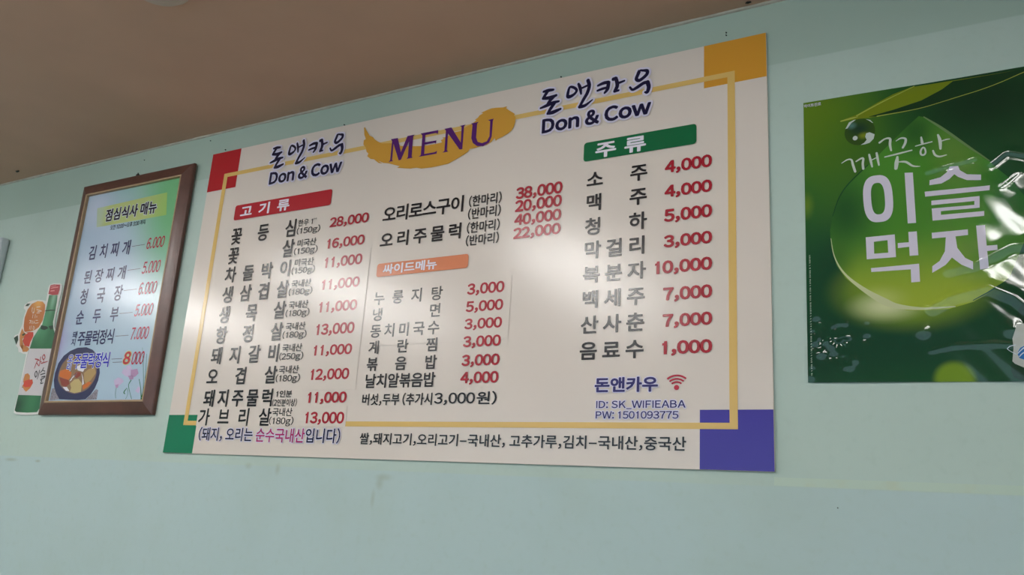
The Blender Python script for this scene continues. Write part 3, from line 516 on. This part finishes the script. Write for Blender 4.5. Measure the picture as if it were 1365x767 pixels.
PR.blob(-.17, .66, .12, .12, '#bfc9dd', .8).blob(.05, .25, .30, .25, '#b2c8d8', .7).blob(-.24, .22, .1, .12, '#a79cc8', .8)
PR = PR.done()
YP = lambda k: -(.0122+.0003*k)
obj('menu_sheet', box(-FW/2000+.038, FW/2000-.038, -.0122, -.0116, .038, FH/1000-.038), PR, FR)
def F(p): return (p[0]-FX, p[1]-FZ) + tuple(p[2:])
FI = {k: mat('sheet_ink_'+k, c, .25, .5) for k, c in dict(navy='#1d1c52', blue='#2b28b4', red='#b01f3f', dark='#181832', grey='#6b5560', white='#e4dfe6', pale='#d8dce0', orange='#c96a2e', yellow='#d8c24a',
      bowl='#312f55', bowlin='#8b6c52', cream='#bfa872', tan='#b08f5d', foodred='#8c3d33', pink='#c4b2d2', pinkd='#b08bb0', stem='#2f6b3a', weave='#8d8694').items()}
def ftext(body, x0, x1, zb, zt, ink, nm='lettering', bold=.012, k=3, base=False, shear=0, halo=None, step=0):
    x0, x1, zb, zt = x0-FX, x1-FX, zb-FZ, zt-FZ
    par = FR
    if halo:
        par = obj(nm, merge_flat(add_fit(bmesh.new(), body, x0, x1, zb, zt, YP(k-.7), bold=bold, base=base, grow=1.8)), FI[halo], FR); nm = 'letter_face'
    o = obj(nm, face_room(add_fit(bmesh.new(), body, x0, x1, zb, zt, YP(k), bold=bold, base=base)), FI[ink], par)
    if shear:
        for oo in ([o, par] if halo else [o]):
            for v in oo.data.vertices: v.co.x += (v.co.z-zb*.001)*shear
def frow(body, x0, x1, zb, zt, ink, w, nm='dish_name', bold=.02, k=3, halo=None):
    x0, x1, zb, zt = x0-FX, x1-FX, zb-FZ, zt-FZ; par = FR
    if halo: par = obj(nm, merge_flat(add_row(bmesh.new(), body, x0, x1, zb, zt, w, YP(k-.7), bold=bold, grow=1.8)), FI[halo], FR); nm = 'letter_face'
    obj(nm, face_room(add_row(bmesh.new(), body, x0, x1, zb, zt, w, YP(k), bold=bold)), FI[ink], par)
tpt = Paint('title_patch_print', '#b6c27f', .22, .5); tpt.ramp(1, 0, .05, .19, '#8fbf62', .8).ramp(1, 0, -.10, -.15, '#b4c5b4', .8)
obj('title_patch', poly([F(q) for q in ((-476, 691), (-146, 691), (-160, 765), (-492, 757))], YP(1)), tpt.done(), FR)
ftext('점심식사 매뉴', -440, -196, 703.5, 746, 'dark', nm='sheet_title', bold=.034, halo='pale')
ftext('오전 10:00~오후 3:00 까지', -404, -238, 672.5, 689, 'dark', nm='serving_hours', bold=.008)
for i, (nm, zb, zt, pr, pb, pt, dz) in enumerate([('김치찌개', 583.5, 627, '6.000', 591, 625, 607), ('된장찌개', 506, 546, '5.000', 514.5, 551, 532), ('청국장', 440, 485.5, '6.000', 450.5, 487, 469), ('순두부', 376.5, 419, '5.000', 385.5, 421, 398.5), ('주물럭정식', 309.5, 351.5, '7.000', 316, 352, 330.3)]):
    frow(nm, -488 if i < 4 else -459, -286, zb, zt, 'navy', 37 if i < 4 else 34)
    ftext(pr, -213, -135, pb, pt, 'red', nm='price', bold=.012, base=True, shear=.12)
    obj('price_dash', poly([(-281-FX, dz-.8-FZ), (-221-FX, dz-.8-FZ), (-221-FX, dz+.8-FZ), (-281-FX, dz+.8-FZ)], YP(2)), FI['grey'], FR)
frow('돼', -489, -464, 334, 354, 'navy', 23, nm='dish_prefix'); frow('지', -489, -466, 310, 331, 'navy', 22, nm='dish_prefix')
# picture of the stew bowl at the foot of the sheet
obj('woven_mat_picture', (lambda b_: [add_poly(b_, [F(p) for p in q], YP(.6)) for q in MAT_WEAVE] and b_)(bmesh.new()), mat('woven_print', '#8f8894', .5, noise=.6, nscale=220), FR)
bw = obj('bowl_picture', poly([F(p) for p in BOWL_SIDE], YP(1)), FI['bowl'], FR)
obj('bowl_rim', face_room(strokes([[F(p)+(1.3,) for p in BOWL_INSIDE]+[F(BOWL_INSIDE[0])+(1.3,)]], YP(1.8))), FI['grey'], bw)
obj('bowl_inside', poly([F(p) for p in BOWL_INSIDE], YP(1.4)), FI['bowlin'], bw)
FC = dict(orange='orange', red='foodred', cream='cream', tan='tan', white='white')
for c, p in FOOD: obj('food_piece', poly([F(q) for q in p], YP(2)), FI[FC[c]], bw)
for c, p in FLOWER: obj('petal', poly([F(q) for q in p], YP(1.2 if c == 'pink' else 1.6)), FI[c], FR)
for p in STEM: obj('flower_stem', strokes([[F((q[0], q[1], q[2]*.55)) for q in p]], YP(1)), FI['stem'], FR)
frow('주물럭정식', -457, -286, 239.5, 282, 'blue', 34, halo='pale', k=3.6)
frow('오', -489, -461, 259, 282, 'blue', 26, nm='dish_prefix', halo='pale', k=3.6); frow('리', -488, -463, 234, 256, 'blue', 24, nm='dish_prefix', halo='pale', k=3.6)
ftext('8', -226, -195, 245, 281, 'red', nm='price', bold=.03, base=True, halo='yellow', k=3.6, shear=.1)
ftext('000', -189, -137, 243, 280, 'red', nm='price', bold=.012, base=True, shear=.12)
for x0, x1, dz in ((-280, -232, 262), (-272, -228, 252)): obj('price_dash', poly([(x0-FX, dz-.8-FZ), (x1-FX, dz-.8-FZ), (x1-FX, dz+.8-FZ), (x0-FX, dz+.8-FZ)], YP(2)), FI['grey'], FR)
bm = bmesh.new()
add_box(bm, -.005, .005, -.010, -.003, FH/1000-.002, FH/1000+.005, bevel=.001); add_box(bm, -.0015, .0015, -.008, -.005, FH/1000+.004, FH/1000+.010, bevel=.0006)
obj('hanging_hook', bm, mat('dark_iron', '#2a2626', .4, metal=.6), FR)

# ------------------------------------------------------------------ the bottle cut-out
BX, BZ = -670, 100
SG = thing('bottle_cutout', 'flat cardboard cut-out of a green bottle with grapefruit beside the wooden frame', 'sign', (BX*.001, 0, Z0+BZ*.001))
def B(p): return (p[0]-BX, p[1]-BZ)+tuple(p[2:])
YS = lambda k: -(.0035+.0003*k)
SI = {k: mat('cutout_'+k, c, .3, .5) for k, c in dict(white='#d8d6d2', cap='#a81d2b', glint='#d98a8a', label='#c9c3c6', shade='#12301f', base='#0f3320', glow='#6fbf7e', peel='#c47f44', flesh='#c8412f', leaf='#1f3a26', red='#a0202c', dark='#26222a').items()}
obj('card', poly([B(p) for p in SIGN_OUTLINE], YS(0), depth=.003), SI['white'], SG)
g = Paint('bottle_print', '#2b6a44', .3, .5); g.blob(.0, .30, .05, .10, '#4f9468', .9).blob(-.05, .03, .05, .05, '#123a22', .9).blob(.02, .05, .04, .08, '#3c8455', .6).blob(.02, .38, .02, .08, '#7db092', .8).blob(-.03,.27,.03,.04,'#5c9c74',.7)
bo = obj('bottle_picture', poly([B(p) for p in BOTTLE_GREEN], YS(1)), g.done(), SG)
obj('bottle_cap', poly([B(p) for p in CAP], YS(2)), SI['cap'], bo)
for p in CAP_GLINT: obj('cap_mark', poly([B(q) for q in p], YS(3)), SI['glint'], bo)
for p in NECK_SHADE: obj('neck_mark', poly([B(q) for q in p], YS(2)), SI['shade'], bo)
lb = obj('bottle_label', poly([B(p) for p in LABEL], YS(2)), SI['label'], SG)
og = Paint('grapefruit_print', '#bd7238', .3, .5); og.blob(-.06, .37, .05, .05, '#e0a552', .9).blob(-.10, .28, .05, .08, '#b85a22', .7); og = og.done()
for c, p in FRUIT: obj('fruit_picture', poly([B(q) for q in p], YS({'orange': 1.4, 'peel': 1.7, 'flesh': 2, 'leaf': 1.8}[c])), og if c == 'orange' else SI[c], SG)
for c, p in FRUIT_LABEL: obj('label_fruit', poly([B(q) for q in p], YS({'peel': 2.6, 'flesh': 3, 'leaf': 3}[c])), SI[c], lb)
for c in ('red', 'dark'):
    obj('label_lettering', strokes([[B((q[0], q[1], q[2]*1.75)) for q in p] for cc, p in SIGN_CALLI if cc == c], YS(3)), SI[c], lb)
obj('slogan_lettering', strokes([[B((q[0], q[1], q[2]*1.25)) for q in p] for p in SIGN_WHITE], YS(2.4)), SI['white'], SG)

# ------------------------------------------------------------------ the glossy green poster
PW, PH = .425, .541
PO = thing('poster', 'glossy wrinkled green poster with a water drop and white lettering, right of the menu board', 'poster', (1.6593, 0, Z0+.1561), rot=(0, math.radians(.8), 0))
def seg_d(u, v, a, b_):
    dx, dz = b_[0]-a[0], b_[1]-a[1]; t_ = max(0, min(1, ((u-a[0])*dx+(v-a[1])*dz)/(dx*dx+dz*dz))); return math.hypot(u-a[0]-t_*dx, v-a[1]-t_*dz)
RIDGES = [([(195, 52), (230, 60), (290, 61), (360, 55)], 3.2, 1.0), ([(200, 128), (225, 142), (284, 157), (321, 138), (345, 112), (352, 80)], 10, 3.2), ([(230, 190), (265, 197), (321, 225), (420, 226)], 9, 3.4),
          ([(205, 372), (240, 380), (284, 388), (300, 372), (325, 392), (364, 378), (420, 385)], 7, 2.6), ([(290, 345), (310, 330), (335, 350)], 6, 1.0)]
BUMPS = [(352, 298, 13, 2.4), (185, 87, 10, 1.8), (99, 109, 8, .9), (315, 85, 11, 1.5), (135, 108, 5, .5)]
_rr = random.Random(7)
CRUMP = [(_rr.gauss(45, 22), _rr.gauss(66, 26), _rr.uniform(3, 7), _rr.uniform(-2.4, 2.4)) for _ in range(46)]
def relief(u, v):
    """distance of the poster's face from the wall, mm"""
    h = 3.2 + .9*math.sin(u/47+v/90)*min(1, u/200) + .5*math.sin(v/38+1+u/75)*min(1, u/260)
    for pl, w_, a in RIDGES:
        if u < 180: break
        d = min(seg_d(u, v, pl[i], pl[i+1]) for i in range(len(pl)-1)); h += a*math.exp(-(d/w_)**2)*min(1, (u-180)/20)
    if u > 190: h += .35*math.sin(u/11+v/23)*math.sin(v/17+u/31)*min(1, (u-190)/60)
    for x, z, r, a in BUMPS: h += a*math.exp(-((u-x)**2+(v-z)**2)/r/r)
    if u < 130 and v < 160:
        for x, z, r, a in CRUMP:
            d2 = ((u-x)**2+(v-z)**2)/r/r
            if d2 < 9: h += a*math.exp(-d2)
    return max(h, 1.2)
def drape(bm, off, cell=4.):
    """lay a flat print (x, z in m) onto the wrinkled sheet"""
    if cell:
        xs = [v.co.x for v in bm.verts]; zs = [v.co.z for v in bm.verts]
        for ax, lo, hi in ((0, min(xs), max(xs)), (2, min(zs), max(zs))):
            k = math.ceil(lo*1000/cell)
            while k*cell < hi*1000:
                co = [0, 0, 0]; co[ax] = k*cell*.001; no = [0, 0, 0]; no[ax] = 1
                bmesh.ops.bisect_plane(bm, geom=bm.verts[:]+bm.edges[:]+bm.faces[:], dist=1e-7, plane_co=co, plane_no=no); k += 1
        bmesh.ops.triangulate(bm, faces=[f for f in bm.faces if len(f.verts) > 4])
    for v in bm.verts: v.co.y = -(relief(v.co.x*1000, v.co.z*1000)+off)*.001
    return face_room(bm)
def clip(bm):
    for co, no in (((PW, 0, 0), (1, 0, 0)), ((0, 0, 0), (-1, 0, 0)), ((0, 0, PH), (0, 0, 1)), ((0, 0, 0), (0, 0, -1))):
        bmesh.ops.bisect_plane(bm, geom=bm.verts[:]+bm.edges[:]+bm.faces[:], dist=1e-7, plane_co=co, plane_no=no, clear_outer=True)
    return bm
GR, GS, GC = .055, .5, 0
def sheet():
    bm = bmesh.new(); st = 3; nx, nz = int(PW*1000/st)+1, int(PH*1000/st)+1; g = []
    for j in range(nz+1):
        g.append([bm.verts.new((min(i*st*.001, PW), 0, min(j*st*.001, PH))) for i in range(nx+1)])
    for j in range(nz):
        for i in range(nx): bm.faces.new((g[j][i], g[j][i+1], g[j+1][i+1], g[j+1][i]))
    return drape(bm, 0, 0)
p = Paint('poster_print', '#1b4f30', GR, GS, GC)
p.ramp(0, 1, .18, .50, '#33732a', 1).ramp(1, .3, .12, .42, '#18402a', .8)
p.blob(.02, .50, .15, .15, '#66841c', .95, .05, 1).blob(.07, .42, .16, .2, '#446f20', .7).blob(.30, .49, .2, .12, '#112f1e', .85)
p.blob(.0, .06, .22, .15, '#133c2c', .85).blob(.05, .20, .09, .13, '#14422c', .75).blob(.17, .07, .2, .09, '#174230', .8)
p.blob(.002, .331, .018, .035, '#6a8a2c', .8).blob(.17, .16, .15, .085, '#7a962f', .85, .45, 1.0)
p.blob(.228, .003, .036, .036, '#75942a', .95, .6, 1.0).blob(.36, .25, .06, .12, '#2a6636', .7).blob(.345, .05, .03, .06, '#628c3c', .5).blob(.13, .132, .075, .035, '#cdd3a2', .95)
obj('printed_sheet', sheet(), p.done(), PO, smooth=True)
def PMAT(n, c): return mat('poster_ink_'+n, c, GR, GS, coat=GC)
d = Paint('poster_drop_print', '#4a8a2e', GR, GS, GC)
d.ramp(0, 1, .28, .125, '#9cae3a', 1).blob(.07, .31, .09, .13, '#1d5129', .9).blob(.19, .45, .06, .07, '#1e4c26', .75).blob(.25, .40, .06, .10, '#62883a', .8, 0, 1).blob(.33, .31, .07, .15, '#246034', .85).blob(.31, .20, .10, .07, '#417a42', .7)
d.blob(.19, .31, .08, .08, '#3f7d28', .5).blob(.12, .145, .06, .03, '#c2cc7a', .6).blob(.055, .22, .04, .07, '#2f6428', .7)
dr = obj('drop_picture', drape(clip(poly(DROP, 0)), .3), d.done(), PO, smooth=True)
rim = [(44, 262, .5), (48, 232, .8), (58, 206, 1.4), (74, 184, 2.2), (100, 160, 4.0), (128, 140, 6.0), (150, 130, 4.2), (190, 124, 2.0), (235, 125, 1.0)]
obj('drop_rim', drape(strokes([rim], 0), .6, 5), PMAT('rim', '#c3c99c'), dr, smooth=True)
obj('drop_rim', drape(strokes([[(205, 475, 1), (232, 449, 2.2), (262, 417, 2), (300, 376, 1)]], 0), .6, 5), PMAT('rim_soft', '#6c8a58'), dr, smooth=True)
obj('drop_rim', drape(clip(strokes([[(48, 305, .7), (60, 340, 1), (78, 366, 1), (110, 396, .7)], [(262, 134, .6), (292, 151, 1.1), (318, 171, 1.3), (338, 205, .8)]], 0)), .6, 5), PMAT('rim_dark', '#1a4a2c'), dr, smooth=True)
lf = obj('leaf_picture', drape(clip(poly(LEAF_BLADE, 0)), .3, 6), PMAT('leaf', '#73831c'), PO, smooth=True)
obj('leaf_shadow_side', drape(clip(poly(LEAF_DARK, 0)), .55, 6), PMAT('leaf_dark', '#183a20'), lf, smooth=True)
obj('leaf_vein', drape(clip(strokes(LEAF_VEIN, 0)), .8, 6), PMAT('leaf_vein', '#a3b04a'), lf, smooth=True)
dw = Paint('dew_print', '#33521f', GR, GS, GC)
dw.blob(.098, .470, .028, .02, '#1d3a2c', .9).blob(.105, .455, .014, .01, '#7f8f22', .9).blob(.085, .478, .012, .01, '#5d8a86', .7).blob(.099, .464, .027, .027, '#16301c', .0)
de = obj('dew_picture', drape(poly(ellipse(98.6, 463.6, 26, 26.3, 48), 0), .6, 6), dw.done(), PO, smooth=True)
obj('dew_glint', drape((lambda b_: [add_poly(b_, q, 0) for q in DEW_GLINT] and add_poly(b_, ellipse(90.4, 452.2, 4.2, 4.4, 20), 0))(bmesh.new()), .9, 6), PMAT('glint', '#c3cdc6'), de, smooth=True)
# white lettering
M_PW = PMAT('white', '#d9d2e2')
bm = bmesh.new()
for q in SLOGAN_BIG: add_poly(bm, q, 0)
def superring(bm, x0, x1, z0, z1, tx, tz, sh):
    def pts(a, b_, rx, rz):
        o = []
        for i in range(40):
            t_ = 2*math.pi*i/40; c, s_ = math.cos(t_), math.sin(t_)
            o.append((a+rx*math.copysign(abs(c)**.72, c)+sh*rz*math.copysign(abs(s_)**.72, s_), b_+rz*math.copysign(abs(s_)**.72, s_)))
        return o
    cx, cz, rx, rz = (x0+x1)/2, (z0+z1)/2, (x1-x0)/2, (z1-z0)/2
    add_ring(bm, pts(cx, cz, rx, rz), pts(cx, cz, rx-tx, rz-tz), 0)
superring(bm, 100.5, 149, 285, 374, 13, 14.5, -.03)
add_ring(bm, [SLOGAN_RING[i] for i in (4, 5, 6, 7)], [SLOGAN_RING[i] for i in (8, 9, 10, 11)], 0)
obj('big_lettering', drape(bm, .9, 5), M_PW, PO, smooth=True)
obj('brush_lettering', drape(strokes(SLOGAN_BRUSH, 0, step=5), .9, 6), PMAT('brush_white', '#c9d2c8'), PO, smooth=True)
obj('maker_name', drape(face_room(add_fit(bmesh.new(), '하이트진로', -3+4, 32, 530, 537, 0, bold=.02)), .6, 0), M_PW, PO)
rnd = random.Random(3); bm = bmesh.new(); v0 = 12
while v0 < 232:
    hgt = rnd.choice((1.6, 2.2, 2.6))
    add_poly(bm, [(5.2, v0), (5.2+rnd.choice((1.0, 2.6)), v0), (7.8, v0+hgt*.5), (5.6, v0+hgt*.5)], 0); add_poly(bm, [(6.0, v0+hgt*.6), (7.9, v0+hgt*.6), (7.9, v0+hgt*.9), (6.0, v0+hgt*.9)], 0); v0 += hgt+rnd.choice((.7, .7, 2.5))
obj('small_print', drape(bm, .6, 0), PMAT('small_print', '#9fb5a2'), PO)
bp = {'neck': PMAT('bottle_glass', '#1c3c28'), 'label': PMAT('bottle_label', '#b9bdb6'), 'emblem': PMAT('bottle_emblem', '#2f6fb0')}
root = None
for c, q in BOTTLE_PRINT:
    o = obj({'neck': 'bottle_glass', 'label': 'bottle_label', 'emblem': 'label_emblem'}[c], drape(clip(poly(q, 0)), {'neck': .9, 'label': .7, 'emblem': 1.0}[c], 6), bp[c], PO, smooth=True)
obj('emblem_wave', drape(clip(strokes([[(a, b_, r*.8) for a, b_, r in q] for q in BOTTLE_WAVE], 0)), 1.3, 6), PMAT('wave', '#c9d6de'), PO, smooth=True)

# ------------------------------------------------------------------ small things on wall and ceiling
t = thing('wall_unit', 'white plastic wall unit cut off by the left edge of the photo', 'wall unit', (-1.128, 0, Z0+.548))
M_PL = mat('white_plastic', '#b7c0c4', .35)
obj('casing', box(-.16, .148, -.034, -.0005, 0, .165, bevel=.012, seg=3), M_PL, t)
obj('front_cover', box(-.150, .128, -.042, -.030, .008, .157, bevel=.006, seg=3), M_PL, t)
tp = Paint('old_tape', '#b6c9b9', .35, .5); tp.noise(25, '#b9bb98', .35, .5, .8)
tag(obj('tape_strip', box(1.597, 2.10, -.0006, -.0001, Z0-.0225, Z0-.0085), tp.done()), 'pale strip of old tape along the wall seam below the green poster', 'tape')
M_NAIL = mat('black_nail', '#141414', .4, metal=.3)
def nail(x, z, r, label):
    bm = bmesh.new(); bmesh.ops.create_cone(bm, cap_ends=True, segments=12, radius1=r*.75, radius2=r*.5, depth=.003, matrix=Matrix.Translation((0, -.0014, 0)) @ Matrix.Rotation(math.pi/2, 4, 'X'))
    bmesh.ops.create_cone(bm, cap_ends=True, segments=8, radius1=r*.5, radius2=r*.4, depth=.006, matrix=Matrix.Translation((0, .001, 0)) @ Matrix.Rotation(math.pi/2, 4, 'X'))
    o = tag(obj('nail', bm, M_NAIL), label, 'nail', 'nails in the wall'); o.location = (x, 0, Z0+z)
nail(1.5184, .8895, .0022, 'tiny black nail head above the ochre board corner, upper of a close pair')
nail(1.5184, .8835, .0022, 'tiny black nail head above the ochre board corner, lower of a close pair')
nail(1.139, .8715, .0024, 'tiny black nail head just above the right shop name on the board')
nail(.045, .876, .0026, 'tiny black nail head just above the red corner of the menu board')
nail(.4966, .8715, .0026, 'tiny black nail head above the left shop name on the board')
nail(-.0274, .9176, .002, 'tiny black nail head between the red board corner and the ceiling')
nail(-.3253, .9037, .0018, 'tiny black nail head above the wooden frame, below the ceiling')
nail(1.70, -.055, .0016, 'tiny black nail head below the tape strip, right of the violet board corner')
def speck(x, y, label, r):
    bm = bmesh.new(); bmesh.ops.create_icosphere(bm, subdivisions=2, radius=r, matrix=Matrix.Diagonal((1.6, .7, .5, 1)))
    for v in bm.verts: v.co *= 1+.15*math.sin(v.co.x*900+v.co.y*1300)
    o = tag(obj('ceiling_hook', bm, M_NAIL), label, 'hook'); o.location = (x, y, CEIL-r*.4)
speck(-.929, -.059, 'small dark hook stub in the ceiling above the left end of the wall', .006)
speck(1.569, -.018, 'small dark hook stub in the ceiling above the ochre board corner', .004)
C.objects.unlink(_co); bpy.data.objects.remove(_co); bpy.data.curves.remove(_cu)
